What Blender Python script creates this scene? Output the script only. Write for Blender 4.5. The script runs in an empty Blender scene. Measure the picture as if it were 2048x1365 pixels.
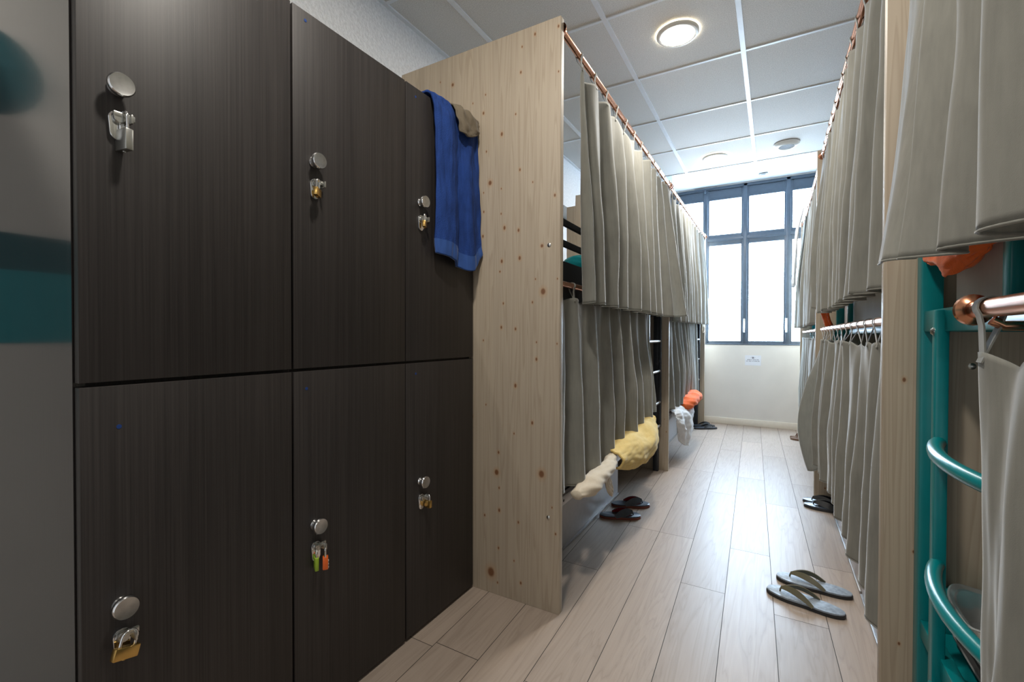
import bpy, bmesh, math, random
from mathutils import Vector, Matrix, noise as mnoise
PI = math.pi
scene = bpy.context.scene
COL = scene.collection
V = Vector

# ------------------------------------------------------------------ materials
def new_mat(name):
    m = bpy.data.materials.new(name); m.use_nodes = True
    nt = m.node_tree; nt.nodes.clear()
    out = nt.nodes.new('ShaderNodeOutputMaterial')
    bs = nt.nodes.new('ShaderNodeBsdfPrincipled')
    nt.links.new(bs.outputs[0], out.inputs[0])
    return m, nt, bs
def N(nt, typ, **kw):
    n = nt.nodes.new(typ)
    for k, v in kw.items():
        if k.startswith('i_'):
            key = k[2:]
            n.inputs[int(key) if key.isdigit() else key].default_value = v
        else: setattr(n, k, v)
    return n
def L(nt, a, b): nt.links.new(a, b)
def math_n(nt, op, a, b=None, c=None):
    n = nt.nodes.new('ShaderNodeMath'); n.operation = op
    for i, x in enumerate((a, b, c)):
        if x is None: continue
        if isinstance(x, (int, float)): n.inputs[i].default_value = x
        else: nt.links.new(x, n.inputs[i])
    return n.outputs[0]
def ramp(nt, fac, stops):
    r = nt.nodes.new('ShaderNodeValToRGB')
    els = r.color_ramp.elements
    while len(els) < len(stops): els.new(0.5)
    for e, (p, c) in zip(els, stops):
        e.position = p; e.color = (*c, 1) if len(c) == 3 else c
    nt.links.new(fac, r.inputs[0]); return r.outputs[0]
def mixc(nt, fac, a, b, mode='MIX'):
    n = nt.nodes.new('ShaderNodeMix'); n.data_type = 'RGBA'; n.blend_type = mode
    for idx, x in ((0, fac), (6, a), (7, b)):
        if isinstance(x, (int, float)): n.inputs[idx].default_value = x
        elif isinstance(x, tuple): n.inputs[idx].default_value = (*x, 1)
        else: nt.links.new(x, n.inputs[idx])
    return n.outputs[2]
def coords(nt, scale=(1, 1, 1), rot=(0, 0, 0), loc=(0, 0, 0), kind='Object'):
    tc = nt.nodes.new('ShaderNodeTexCoord'); mp = nt.nodes.new('ShaderNodeMapping')
    mp.inputs['Scale'].default_value = scale; mp.inputs['Rotation'].default_value = rot; mp.inputs['Location'].default_value = loc
    nt.links.new(tc.outputs[kind], mp.inputs[0]); return mp.outputs[0]
def noise_n(nt, vec, scale, detail=3, rough=.5, dist=0):
    n = N(nt, 'ShaderNodeTexNoise'); n.inputs['Scale'].default_value = scale; n.inputs['Detail'].default_value = detail
    n.inputs['Roughness'].default_value = rough; n.inputs['Distortion'].default_value = dist
    nt.links.new(vec, n.inputs['Vector']); return n.outputs['Fac']
def bump(nt, bs, h, strength, dist=.01):
    b = N(nt, 'ShaderNodeBump'); b.inputs['Strength'].default_value = strength; b.inputs['Distance'].default_value = dist
    nt.links.new(h, b.inputs['Height']); nt.links.new(b.outputs[0], bs.inputs['Normal'])
def plain(name, col, rough=.5, metal=0, var=.06, scale=30, bmp=0, spec=.5):
    m, nt, bs = new_mat(name)
    v = coords(nt); f = noise_n(nt, v, scale, 3)
    c0 = tuple(max(0, c*(1-var)) for c in col); c1 = tuple(min(1, c*(1+var)) for c in col)
    L(nt, ramp(nt, f, [(.3, c0), (.7, c1)]), bs.inputs['Base Color'])
    bs.inputs['Roughness'].default_value = rough; bs.inputs['Metallic'].default_value = metal
    bs.inputs['Specular IOR Level'].default_value = spec
    if bmp: bump(nt, bs, noise_n(nt, v, scale*4, 2), bmp, .004)
    return m
def fabric(name, col, transl=.25, weave=900, var=.10, bmp=.12, rough=.9, sheen=.25):
    m, nt, bs = new_mat(name)
    v = coords(nt); f = noise_n(nt, v, 9, 4); f2 = noise_n(nt, coords(nt, (1, 1, .12)), 120, 2)
    g = math_n(nt, 'ADD', math_n(nt, 'MULTIPLY', f, .6), math_n(nt, 'MULTIPLY', f2, .4))
    c0 = tuple(c*(1-var) for c in col); c1 = tuple(min(1, c*(1+var)) for c in col)
    cc = ramp(nt, g, [(.35, c0), (.65, c1)])
    L(nt, cc, bs.inputs['Base Color']); bs.inputs['Roughness'].default_value = rough
    bs.inputs['Specular IOR Level'].default_value = .25
    bs.inputs['Sheen Weight'].default_value = sheen; bs.inputs['Sheen Roughness'].default_value = .3
    if bmp: bump(nt, bs, noise_n(nt, v, weave, 2), bmp, .002)
    if transl:
        tr = N(nt, 'ShaderNodeBsdfTranslucent'); L(nt, cc, tr.inputs[0])
        mx = N(nt, 'ShaderNodeMixShader'); mx.inputs[0].default_value = transl
        out = [n for n in nt.nodes if n.type == 'OUTPUT_MATERIAL'][0]
        L(nt, bs.outputs[0], mx.inputs[1]); L(nt, tr.outputs[0], mx.inputs[2]); L(nt, mx.outputs[0], out.inputs[0])
    return m
def spruce():
    m, nt, bs = new_mat('spruce_board')
    tc = N(nt, 'ShaderNodeTexCoord'); sp = N(nt, 'ShaderNodeSeparateXYZ'); L(nt, tc.outputs['Object'], sp.inputs[0])
    xy = math_n(nt, 'ADD', sp.outputs[0], math_n(nt, 'MULTIPLY', sp.outputs[1], .7))
    bid = math_n(nt, 'FLOOR', math_n(nt, 'DIVIDE', xy, .098))
    wn = N(nt, 'ShaderNodeTexWhiteNoise'); wn.noise_dimensions = '1D'; L(nt, bid, wn.inputs['W'])
    zoff = math_n(nt, 'ADD', sp.outputs[2], math_n(nt, 'MULTIPLY', wn.outputs['Value'], 7.3))
    cb = N(nt, 'ShaderNodeCombineXYZ'); L(nt, math_n(nt, 'MULTIPLY', xy, 26), cb.inputs[0]); L(nt, math_n(nt, 'MULTIPLY', zoff, .9), cb.inputs[2])
    low = noise_n(nt, cb.outputs[0], 1.0, 2, .4, .3)
    rings = math_n(nt, 'FRACT', math_n(nt, 'MULTIPLY', low, 9))
    cb2 = N(nt, 'ShaderNodeCombineXYZ'); L(nt, math_n(nt, 'MULTIPLY', xy, 420), cb2.inputs[0]); L(nt, math_n(nt, 'MULTIPLY', zoff, 5), cb2.inputs[2])
    fine = noise_n(nt, cb2.outputs[0], 1.0, 2)
    base = ramp(nt, rings, [(0, (.46, .39, .30)), (.5, (.435, .365, .28)), (.86, (.375, .305, .225)), (1, (.445, .375, .285))])
    base = mixc(nt, math_n(nt, 'MULTIPLY', fine, .30), base, (.50, .43, .335))
    tint = ramp(nt, wn.outputs['Value'], [(0, (.88, .87, .86)), (1, (1.05, 1.03, 1.0))])
    base = mixc(nt, 1.0, base, tint, 'MULTIPLY')
    # knots of two sizes
    for (sx, sz, rmin, rmax, keep, seed) in ((13, 8, .035, .09, .52, 0.0), (5.2, 4.2, .02, .10, .62, 3.7)):
        ck = N(nt, 'ShaderNodeCombineXYZ')
        L(nt, math_n(nt, 'MULTIPLY', math_n(nt, 'ADD', xy, seed), sx), ck.inputs[0]); L(nt, math_n(nt, 'MULTIPLY', math_n(nt, 'ADD', sp.outputs[2], seed), sz), ck.inputs[1])
        vo = N(nt, 'ShaderNodeTexVoronoi'); vo.voronoi_dimensions = '2D'; vo.inputs['Scale'].default_value = 1; vo.inputs['Randomness'].default_value = .9
        L(nt, ck.outputs[0], vo.inputs['Vector'])
        sc = N(nt, 'ShaderNodeSeparateColor'); L(nt, vo.outputs['Color'], sc.inputs[0])
        rad = math_n(nt, 'ADD', math_n(nt, 'MULTIPLY', math_n(nt, 'POWER', sc.outputs[1], 2), rmax-rmin), rmin)
        rel = math_n(nt, 'DIVIDE', vo.outputs['Distance'], rad)
        on = math_n(nt, 'GREATER_THAN', sc.outputs[0], keep)
        core = math_n(nt, 'MULTIPLY', on, ramp(nt, rel, [(.55, (1, 1, 1)), (1.0, (0, 0, 0))]))
        halo = math_n(nt, 'MULTIPLY', on, ramp(nt, math_n(nt, 'MULTIPLY', rel, .5), [(.3, (.5, .5, .5)), (1.0, (0, 0, 0))]))
        base = mixc(nt, halo, base, (.42, .24, .11)); base = mixc(nt, core, base, (.17, .075, .03))
    L(nt, base, bs.inputs['Base Color']); bs.inputs['Roughness'].default_value = .55
    bump(nt, bs, fine, .04, .002)
    return m
def laminate(name, rough, a=(.0130, .0106, .0102), b=(.035, .0300, .0282)):
    m, nt, bs = new_mat(name)
    v = coords(nt, (130, 130, .9)); f = noise_n(nt, v, 2.2, 4, .6, .2); g = noise_n(nt, coords(nt, (14, 14, .35)), 1.5, 2)
    h = math_n(nt, 'ADD', math_n(nt, 'MULTIPLY', f, .75), math_n(nt, 'MULTIPLY', g, .3))
    L(nt, ramp(nt, h, [(.36, a), (.52, tuple((x+y)/2 for x, y in zip(a, b))), (.68, b)]), bs.inputs['Base Color'])
    bs.inputs['Roughness'].default_value = rough; bs.inputs['Specular IOR Level'].default_value = .5
    bump(nt, bs, f, .05, .002)
    return m
def floor_mat():
    m, nt, bs = new_mat('oak_laminate_planks')
    geo = N(nt, 'ShaderNodeNewGeometry'); rnd = geo.outputs['Random Per Island']
    tc = N(nt, 'ShaderNodeTexCoord'); sp = N(nt, 'ShaderNodeSeparateXYZ'); L(nt, tc.outputs['Object'], sp.inputs[0])
    cb = N(nt, 'ShaderNodeCombineXYZ')
    L(nt, math_n(nt, 'MULTIPLY', sp.outputs[0], 16), cb.inputs[0])
    L(nt, math_n(nt, 'ADD', math_n(nt, 'MULTIPLY', sp.outputs[1], 1.1), math_n(nt, 'MULTIPLY', rnd, 37)), cb.inputs[1])
    low = noise_n(nt, cb.outputs[0], 1.0, 3, .5, .8)
    rings = math_n(nt, 'FRACT', math_n(nt, 'MULTIPLY', low, 7))
    cb2 = N(nt, 'ShaderNodeCombineXYZ')
    L(nt, math_n(nt, 'MULTIPLY', sp.outputs[0], 190), cb2.inputs[0])
    L(nt, math_n(nt, 'ADD', math_n(nt, 'MULTIPLY', sp.outputs[1], 7), math_n(nt, 'MULTIPLY', rnd, 91)), cb2.inputs[1])
    fine = noise_n(nt, cb2.outputs[0], 1.0, 3)
    base = ramp(nt, rings, [(0, (.315, .255, .21)), (.15, (.365, .298, .248)), (.75, (.40, .328, .275)), (1, (.345, .28, .232))])
    base = mixc(nt, math_n(nt, 'MULTIPLY', fine, .5), base, (.30, .24, .193))
    base = mixc(nt, 1.0, base, ramp(nt, rnd, [(0, (.90, .90, .90)), (1, (1.07, 1.06, 1.05))]), 'MULTIPLY')
    L(nt, base, bs.inputs['Base Color'])
    L(nt, ramp(nt, fine, [(.2, (.34, .34, .34)), (.8, (.45, .45, .45))]), bs.inputs['Roughness'])
    bs.inputs['Specular IOR Level'].default_value = .36
    bump(nt, bs, fine, .06, .002)
    return m
def speckle(name, a, b, scale, bmp, rough=.9):
    m, nt, bs = new_mat(name); v = coords(nt); f = noise_n(nt, v, scale, 3, .7)
    L(nt, ramp(nt, f, [(.38, a), (.6, b)]), bs.inputs['Base Color']); bs.inputs['Roughness'].default_value = rough
    bump(nt, bs, noise_n(nt, v, scale*.8, 3, .6), bmp, .006)
    return m
def emis(name, col, strength):
    m, nt, bs = new_mat(name)
    bs.inputs['Base Color'].default_value = (*col, 1); bs.inputs['Roughness'].default_value = .4
    v = coords(nt); f = noise_n(nt, v, 1.5, 2)
    L(nt, ramp(nt, f, [(.2, tuple(c*.98 for c in col)), (.8, col)]), bs.inputs['Emission Color']); bs.inputs['Emission Strength'].default_value = strength
    return m

M = {}
M['spruce'] = spruce()
M['wenge'] = laminate('wenge_laminate', .50)
M['wenge_side'] = laminate('wenge_laminate_gloss', .16)
_p = [n for n in M['wenge_side'].node_tree.nodes if n.type == 'BSDF_PRINCIPLED'][0]; _p.inputs['Coat Weight'].default_value = .35; _p.inputs['Coat Roughness'].default_value = .07; _p.inputs['Coat IOR'].default_value = 1.6
M['floor'] = floor_mat()
M['gap'] = plain('dark_gap', (.03, .025, .02), .8)
M['plaster'] = speckle('rough_plaster', (.72, .73, .74), (.82, .83, .84), 75, .9)
M['paint'] = plain('white_paint', (.70, .69, .665), .6, var=.03, scale=4, bmp=.05)
M['paint_gloss'] = plain('gloss_white_paint', (.42, .44, .46), .18, var=.02, scale=3)
M['trim'] = plain('cream_trim', (.74, .70, .62), .4, var=.02)
M['tile'] = speckle('ceiling_tile', (.60, .585, .555), (.82, .805, .77), 260, .25)
M['tbar'] = plain('white_tee_bar', (.80, .83, .86), .35, var=.02)
M['frame'] = plain('hazed_anthracite_frame', (.085, .115, .155), .35, var=.05)  # dark anthracite, its colour lifted to blue for the window's bloom haze
M['pane'] = emis('bright_frosted_pane', (.60, .79, 1.0), 27.0)
M['lamp'] = emis('led_diffuser', (1.0, .95, .82), 14.0)
M['white_plastic'] = plain('white_plastic', (.78, .77, .72), .35, var=.02)
M['grille'] = plain('grey_grille', (.25, .25, .24), .5)
M['chrome'] = plain('chrome', (.78, .78, .78), .12, 1.0, var=.04, scale=60)
M['chrome_face'] = plain('brushed_knob_face', (.50, .50, .49), .32, 1.0, var=.15, scale=50)
M['brass'] = plain('brass', (.62, .40, .13), .30, 1.0, var=.08)
M['steel'] = plain('satin_steel', (.55, .55, .52), .30, 1.0, var=.06)
M['orange_lock'] = plain('orange_lock', (.72, .13, .02), .35)
M['green_lock'] = plain('green_lock', (.28, .42, .03), .4)
M['white_dial'] = plain('white_dial', (.75, .73, .70), .4)
M['blue_dot'] = plain('blue_sticker', (.01, .045, .20), .5)
M['copper'] = plain('copper', (.62, .29, .17), .24, 1.0, var=.10, scale=18)
M['black_metal'] = plain('anthracite_metal', (.022, .026, .032), .38, .0, var=.1)
M['grey_metal'] = plain('grey_metal', (.36, .35, .34), .35, .6, var=.05)
M['teal'] = plain('teal_metal', (.0, .185, .20), .28, 0, var=.04)
M['teal_wall'] = plain('teal_paint', (.0, .33, .40), .5, var=.04)
M['teal_dark'] = plain('dark_teal_paint', (.0, .12, .155), .5, var=.04)
M['drawer'] = plain('grey_drawer', (.40, .39, .39), .4, 0, var=.04)
M['drawer_w'] = plain('pale_drawer', (.62, .60, .61), .4, 0, var=.03)
M['curtain'] = fabric('taupe_curtain', (.40, .395, .355), .45, sheen=1.0)
M['mattress_w'] = fabric('white_sheet', (.80, .80, .82), .0, var=.05)
M['mattress_b'] = fabric('pinkish_sheet', (.62, .54, .50), .0, var=.05)
M['mattress_d'] = fabric('dark_cover', (.045, .042, .042), .0)
M['towel_blue'] = fabric('blue_terry', (.016, .050, .215), .05, weave=330, var=.25, bmp=1.0, sheen=.0)
M['towel_band'] = fabric('blue_border', (.035, .09, .30), .05, bmp=.1)
M['taupe'] = fabric('taupe_cloth', (.17, .14, .10), .05)
M['yellow'] = fabric('yellow_blanket', (.74, .56, .22), .15, var=.08)
M['cream'] = fabric('cream_cloth', (.66, .58, .46), .15, var=.06)
M['white_cloth'] = fabric('white_cloth', (.78, .78, .78), .25, var=.04)
M['orange'] = fabric('orange_towel', (.78, .15, .035), .10, var=.12, weave=400, bmp=.5)
M['teal_cloth'] = fabric('teal_cloth', (.0, .16, .18), .05)
M['sole_grey'] = plain('grey_blue_sole', (.27, .32, .38), .45, var=.25, scale=60)
M['rubber'] = plain('black_rubber', (.02, .021, .023), .55, var=.2)
M['navy'] = plain('dark_navy_sole', (.035, .045, .06), .35, var=.2)
M['red'] = plain('dark_red_lining', (.30, .018, .026), .5)
M['red_edge'] = plain('rust_sole_edge', (.18, .045, .025), .6)
M['olive'] = plain('olive_strap', (.13, .12, .075), .45)
M['brown'] = plain('brown_leather', (.15, .085, .05), .5)
M['paper'] = plain('paper', (.74, .78, .86), .7, var=.02)
M['ink'] = plain('ink', (.10, .11, .15), .7)
def plastic_clear():
    m, nt, bs = new_mat('cloudy_plastic')
    v = coords(nt); f = noise_n(nt, v, 12, 2)
    L(nt, ramp(nt, f, [(.3, (.75, .78, .80)), (.7, (.88, .9, .9))]), bs.inputs['Base Color'])
    bs.inputs['Roughness'].default_value = .25; bs.inputs['Transmission Weight'].default_value = .75; bs.inputs['IOR'].default_value = 1.2
    return m
M['clear'] = plastic_clear()

# ------------------------------------------------------------------ mesh helpers
def box(bm, lo, hi, bev=0, mi=0, seg=2):
    lo = V(lo); hi = V(hi)
    r = bmesh.ops.create_cube(bm, size=1)
    vs = r['verts']; c = (lo+hi)/2; d = hi-lo
    for v in vs: v.co = V((v.co.x*d.x, v.co.y*d.y, v.co.z*d.z))+c
    fs = set(f for v in vs for f in v.link_faces)
    for f in fs: f.material_index = mi
    if bev:
        es = list({e for v in vs for e in v.link_edges})
        bmesh.ops.bevel(bm, geom=es, offset=bev, segments=seg, affect='EDGES', profile=.5, clamp_overlap=True)
def frames(pts, up=None):
    out = []; n = len(pts); prev = None
    for i in range(n):
        t = (pts[min(i+1, n-1)]-pts[max(i-1, 0)]).normalized()
        if prev is None:
            a = up or (V((0, 0, 1)) if abs(t.z) < .9 else V((1, 0, 0)))
        else: a = prev
        x = (a - t*a.dot(t)).normalized(); y = t.cross(x); prev = x
        out.append((x, y))
    return out
def tube(bm, pts, r, seg=14, cap=True, closed=False, mi=0):
    pts = [V(p) for p in pts]; rr = r if isinstance(r, (list, tuple)) else [r]*len(pts)
    fr = frames(pts); rings = []
    for p, (x, y), q in zip(pts, fr, rr):
        rings.append([bm.verts.new(p+x*q*math.cos(2*PI*k/seg)+y*q*math.sin(2*PI*k/seg)) for k in range(seg)])
    n = len(rings)
    for i in range(n-1 if not closed else n):
        a, b = rings[i], rings[(i+1) % n]
        for k in range(seg):
            f = bm.faces.new((a[k], a[(k+1) % seg], b[(k+1) % seg], b[k])); f.smooth = True; f.material_index = mi
    if cap and not closed:
        for ring, fl in ((rings[0], True), (rings[-1], False)):
            f = bm.faces.new(ring[::-1] if fl else ring); f.material_index = mi
def ribbon(bm, pts, wdir, w, th, closed=False):
    pts = [V(p) for p in pts]; n = len(pts); rings = []
    for i in range(n):
        t = (pts[min(i+1, n-1)]-pts[max(i-1, 0)]).normalized()
        wd = wdir[i] if isinstance(wdir, list) else wdir
        wd = (wd - t*wd.dot(t)).normalized(); nn = t.cross(wd)
        ww = w[i] if isinstance(w, list) else w
        rings.append([bm.verts.new(pts[i]+wd*a*ww/2+nn*b*th/2) for a, b in ((-1, -1), (1, -1), (1, 1), (-1, 1))])
    for i in range(n-1):
        for k in range(4):
            f = bm.faces.new((rings[i][k], rings[i][(k+1) % 4], rings[i+1][(k+1) % 4], rings[i+1][k])); f.smooth = True
    bm.faces.new(rings[0][::-1]); bm.faces.new(rings[-1])
def lathe(bm, prof, org, axis, seg=32, mi=0, mis=None):
    axis = V(axis).normalized(); a = V((0, 0, 1)) if abs(axis.z) < .9 else V((1, 0, 0))
    x = (a-axis*a.dot(axis)).normalized(); y = axis.cross(x); org = V(org); rings = []
    for r, h in prof:
        if r < 1e-6: rings.append([bm.verts.new(org+axis*h)])
        else: rings.append([bm.verts.new(org+axis*h+x*r*math.cos(2*PI*k/seg)+y*r*math.sin(2*PI*k/seg)) for k in range(seg)])
    for i in range(len(rings)-1):
        A, B = rings[i], rings[i+1]
        for k in range(seg):
            k2 = (k+1) % seg
            if len(A) == 1 and len(B) == 1: continue
            if len(A) == 1: f = bm.faces.new((A[0], B[k2], B[k]))
            elif len(B) == 1: f = bm.faces.new((A[k], A[k2], B[0]))
            else: f = bm.faces.new((A[k], A[k2], B[k2], B[k]))
            f.smooth = True; f.material_index = mis[i] if mis else mi
def prism(bm, outline, z0, z1, bev=0, tf=None):
    """closed 2D outline (x,y) extruded z0..z1"""
    tf = tf or (lambda x, y, z: V((x, y, z)))
    a = [bm.verts.new(tf(x, y, z0)) for x, y in outline]; b = [bm.verts.new(tf(x, y, z1)) for x, y in outline]
    n = len(a); fs = [bm.faces.new(a[::-1]), bm.faces.new(b)]
    for i in range(n): fs.append(bm.faces.new((a[i], a[(i+1) % n], b[(i+1) % n], b[i])))
    if bev:
        es = list({e for f in fs[:2] for e in f.edges})
        bmesh.ops.bevel(bm, geom=es, offset=bev, segments=2, affect='EDGES', profile=.5, clamp_overlap=True)
ORG = {}
def obj(name, bm, mats, parent=None, sharp=40):
    off = ORG.get(parent.name, V((0, 0, 0))) if parent else V((0, 0, 0))
    me = bpy.data.meshes.new(name)
    bmesh.ops.recalc_face_normals(bm, faces=bm.faces)
    bm.transform(Matrix.Translation(-off)); bm.to_mesh(me); bm.free()
    for m in (mats if isinstance(mats, (list, tuple)) else [mats]): me.materials.append(M[m] if isinstance(m, str) else m)
    me.set_sharp_from_angle(angle=math.radians(sharp))
    for p in me.polygons: p.use_smooth = True
    o = bpy.data.objects.new(name, me); COL.objects.link(o)
    if parent: o.parent = parent; ORG[o.name] = off
    else: ORG[o.name] = V((0, 0, 0))
    return o
def B(): return bmesh.new()
def bx(name, lo, hi, mat, parent=None, bev=0):
    bm = B(); box(bm, lo, hi, bev); return obj(name, bm, mat, parent)
def thing(name, label, cat, loc, group=None):
    o = bpy.data.objects.new(name, None); COL.objects.link(o); o.location = loc; o.empty_display_size = .1
    ORG[o.name] = V(loc); o['label'] = label; o['category'] = cat
    if group: o['group'] = group
    return o
def tag(o, label, cat, group=None):
    o['label'] = label; o['category'] = cat
    if group: o['group'] = group
    return o
def struct(name, bm, mat, parent=None):
    o = obj(name, bm, mat, parent); 
    if not parent: o['kind'] = 'structure'
    return o
def copy_tree(o, parent=None):
    c = o.copy(); COL.objects.link(c); c.parent = parent
    for ch in [x for x in bpy.data.objects if x.parent == o]: copy_tree(ch, c)
    return c
def solid(o, th, off=0):
    md = o.modifiers.new('thickness', 'SOLIDIFY'); md.thickness = th; md.offset = off
    return o
def nz(x, y, z=0): return mnoise.noise(V((x, y, z)))

# ------------------------------------------------------------------ layout (metres; eye at x=0, y=0)
XW, XR = -1.80, 1.26          # left and right wall faces
YB, YF = 5.98, -1.7           # window wall and the end behind the viewer, left open for fill light
ZC = 2.615                    # tiled ceiling
YC, ZREC = 4.665, 2.845       # raised strip of ceiling by the window

# ------------------------------------------------------------------ room shell
bm = B()
rnd = random.Random(5)
ends = {0: [1.972], -1: [2.482], 1: [2.49], -2: [3.32], -3: [2.497, 3.83], -4: [1.21], -5: [1.95], -6: [1.212], 2: [1.4]}
PW, PL, G = .171, 1.29, .0011
tilt = -.034
def fp(x, y): return V((x+tilt*(y-2.0), y, 0))
for k in range(-12, 9):
    a, b = .008+k*PW, .008+(k+1)*PW
    e0 = ends.get(k, [rnd.uniform(0, 1.29)])[0]
    y = e0-PL*math.ceil((e0-YF)/PL)
    while y < YB+.1:
        ya, yb = y+G, y+PL-G
        ya2, yb2 = max(ya, YF), min(yb, YB+.1)
        if yb2 > ya2:
            bm.faces.new([bm.verts.new(fp(px, py)) for px, py in ((a+G, ya2), (b-G, ya2), (b-G, yb2), (a+G, yb2))])
        y += PL
nfl = len(bm.faces)
box(bm, (XW-.1, YF, -.06), (XR+.1, YB+.1, -.0015), mi=1)
struct('floor', bm, ['floor', 'gap'])

bm = B()   # ceiling tiles, each a little recessed above the tee bars
tx, ty, gx, gy = .583, .6164, -.7406, 2.8213
xs = [gx+tx*k for k in range(-2, 5)]; ys = [gy+ty*k for k in range(-8, 3)]
box(bm, (XW-.1, YF, ZC+.004), (XR+.1, YC, ZC+.05))
for x in xs: box(bm, (x-.012, YF, ZC-.003), (x+.012, YC, ZC+.004), mi=1)
for y in ys: box(bm, (XW, y-.0075, ZC-.0015), (XR, y+.0075, ZC+.004), mi=1)
struct('ceiling', bm, ['tile', 'tbar'])
bm = B(); box(bm, (XW+.18, YF, ZC-.004), (XW+.205, YC, ZC+.004)); struct('trim_1', bm, 'tbar')
bm = B(); box(bm, (XW-.1, YC, ZREC), (XR+.1, YB+.2, ZREC+.05)); box(bm, (XW-.1, YC-.012, ZC), (XR+.1, YC, ZREC+.05))
struct('trim_2', bm, 'paint_gloss')
bm = B(); box(bm, (XW-.1, YF, -.05), (XW, YB+.2, 2.9)); struct('wall_left', bm, 'paint')
bm = B(); box(bm, (XW, YF, 2.20), (XW+.185, YC, ZC+.005), .004); struct('trim_3', bm, 'plaster')   # bulkhead above the lockers
bm = B(); box(bm, (XR, YF, -.05), (XR+.1, YB+.2, 2.9)); struct('wall_right', bm, 'paint')
# teal decoration on the wall beside the lockers (seen mirrored in the glossy locker side)
bm = B(); box(bm, (XW-.01, -1.2, 1.026), (XW+.004, .31, 1.225)); box(bm, (XW-.01, -1.2, 1.2252), (XW+.004, .31, 1.325), mi=1)
lathe(bm, [(0, .004), (.115, .004), (.115, -.01), (0, -.01)], (XW, .285, 1.75), (1, 0, 0), 40, mi=1)
struct('trim_4', bm, ['teal_wall', 'teal_dark'])
# window wall with an opening
WX0, WX1, WZ0, WZ1 = -1.19, .60, .943, 2.833
bm = B()
box(bm, (XW-.1, YB, -.05), (XR+.1, YB+.2, WZ0)); box(bm, (XW-.1, YB, WZ0), (WX0, YB+.2, WZ1)); box(bm, (WX1, YB, WZ0), (XR+.1, YB+.2, WZ1))
box(bm, (XW-.1, YB, WZ1), (XR+.1, YB+.2, 2.9))
struct('wall_back', bm, 'paint')
bm = B(); box(bm, (XW, YB-.014, 0), (XR, YB, .075), .003); struct('baseboard_back', bm, 'trim')
# window
cols = [(-1.11, -.762), (-.689, -.342), (-.259, .091), (.172, .52)]
rows = [(.991, 2.133), (2.264, 2.679)]
bm = B()
xc = [WX0]+[v for c in cols for v in c]+[WX1]
for i in range(0, len(xc), 2): box(bm, (xc[i], YB+.012, WZ0), (xc[i+1], YB+.075, WZ1), .004)
for z0, z1 in ((WZ0, .991), (2.133, 2.264), (2.679, WZ1)): box(bm, (WX0, YB+.016, z0), (WX1, YB+.072, z1), .004)
# sash steps and centre seams
for i in (0, 1, 2):
    xa, xb = cols[i][1], cols[i+1][0]; c = (xa+xb)/2
    box(bm, (c-.022, YB-.004, WZ0), (c+.022, YB+.02, WZ1), .005)
box(bm, (WX0, YB-.002, 2.185), (WX1, YB+.02, 2.222), .004); box(bm, (WX0, YB-.006, WZ0), (WX1, YB+.02, .957), .004); box(bm, (WX0, YB-.004, 2.80), (WX1, YB+.02, WZ1), .004)
win = struct('window_1', bm, 'frame')
for x0, x1 in cols:
    for z0, z1 in rows: bx('pane', (x0-.004, YB+.04, z0-.004), (x1+.004, YB+.05, z1+.004), 'pane', win)
for x in (-.302, .118):
    bm = B(); box(bm, (x-.011, YB-.012, 1.115), (x+.011, YB-.003, 1.25), .003); tube(bm, [(x, YB-.012, 1.215), (x, YB-.05, 1.215), (x, YB-.055, 1.20), (x, YB-.055, 1.09)], .008, 10)
    obj('handle', bm, 'steel', win)
bm = B(); tube(bm, [(-.73, YB-.01, 2.80), (-.73, YB-.03, 2.80), (-.73, YB-.035, 2.77)], .012, 8); box(bm, (-.86, YB-.02, 2.815), (-.60, YB-.002, 2.83), .003)
obj('opener_arm', bm, 'frame', win)

# ceiling fittings
def downlight(x, y, label):
    t = thing('ceiling_light', label, 'ceiling light', (x, y, ZC))
    bm = B(); lathe(bm, [(.083, -.0115), (.088, -.0135), (.098, -.012), (.104, -.006), (.105, .0)], (x, y, ZC), (0, 0, 1), 48); obj('rim', bm, 'white_plastic', t)
    bm = B(); lathe(bm, [(0, -.0115), (.083, -.0115), (.084, -.006)], (x, y, ZC), (0, 0, 1), 48); obj('diffuser', bm, 'lamp', t)
    ld = bpy.data.lights.new('downlight_lamp', 'AREA'); ld.shape = 'DISK'; ld.size = .16; ld.energy = LAMP if y > 0 else LAMP*.35; ld.color = (1.0, .94, .85)
    lo = bpy.data.objects.new('downlight_lamp', ld); COL.objects.link(lo); lo.parent = t; lo.location = (0, 0, -.0125)
    return t
LAMP = 19.0
downlight(-.445, 2.49, 'large round lit ceiling light in front of the curtain rods, nearer of two')
downlight(-.46, 4.37, 'round lit ceiling light near the window, farther of two')
downlight(-.45, .61, 'round lit ceiling light above the aisle beside the lockers')
downlight(-.45, -1.20, 'added unseen ceiling light behind the viewer, fill for the teal wall band')  # unseen lamp, added to brighten the wall mirrored in the locker side
t = thing('ceiling_vent', 'round white ceiling vent with grille near window', 'vent', (.077, 4.35, ZC))
bm = B(); lathe(bm, [(.052, -.010), (.058, -.026), (.075, -.020), (.092, -.006), (.094, 0)], (.077, 4.35, ZC), (0, 0, 1), 40); obj('rim', bm, 'white_plastic', t)
bm = B()
lathe(bm, [(0, -.008), (.053, -.010)], (.077, 4.35, ZC), (0, 0, 1), 40)
for k in range(-3, 4):
    h = math.sqrt(max(.052**2-(k*.014)**2, 0)); box(bm, (.077-h, 4.35+k*.014-.002, ZC-.024), (.077+h, 4.35+k*.014+.002, ZC-.010))
obj('grille', bm, 'grille', t)
bm = B(); box(bm, (-.16, 5.74, ZREC-.02), (-.07, 5.80, ZREC), .005); box(bm, (-.14, 5.735, ZREC-.032), (-.09, 5.77, ZREC-.018), .004)
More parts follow.
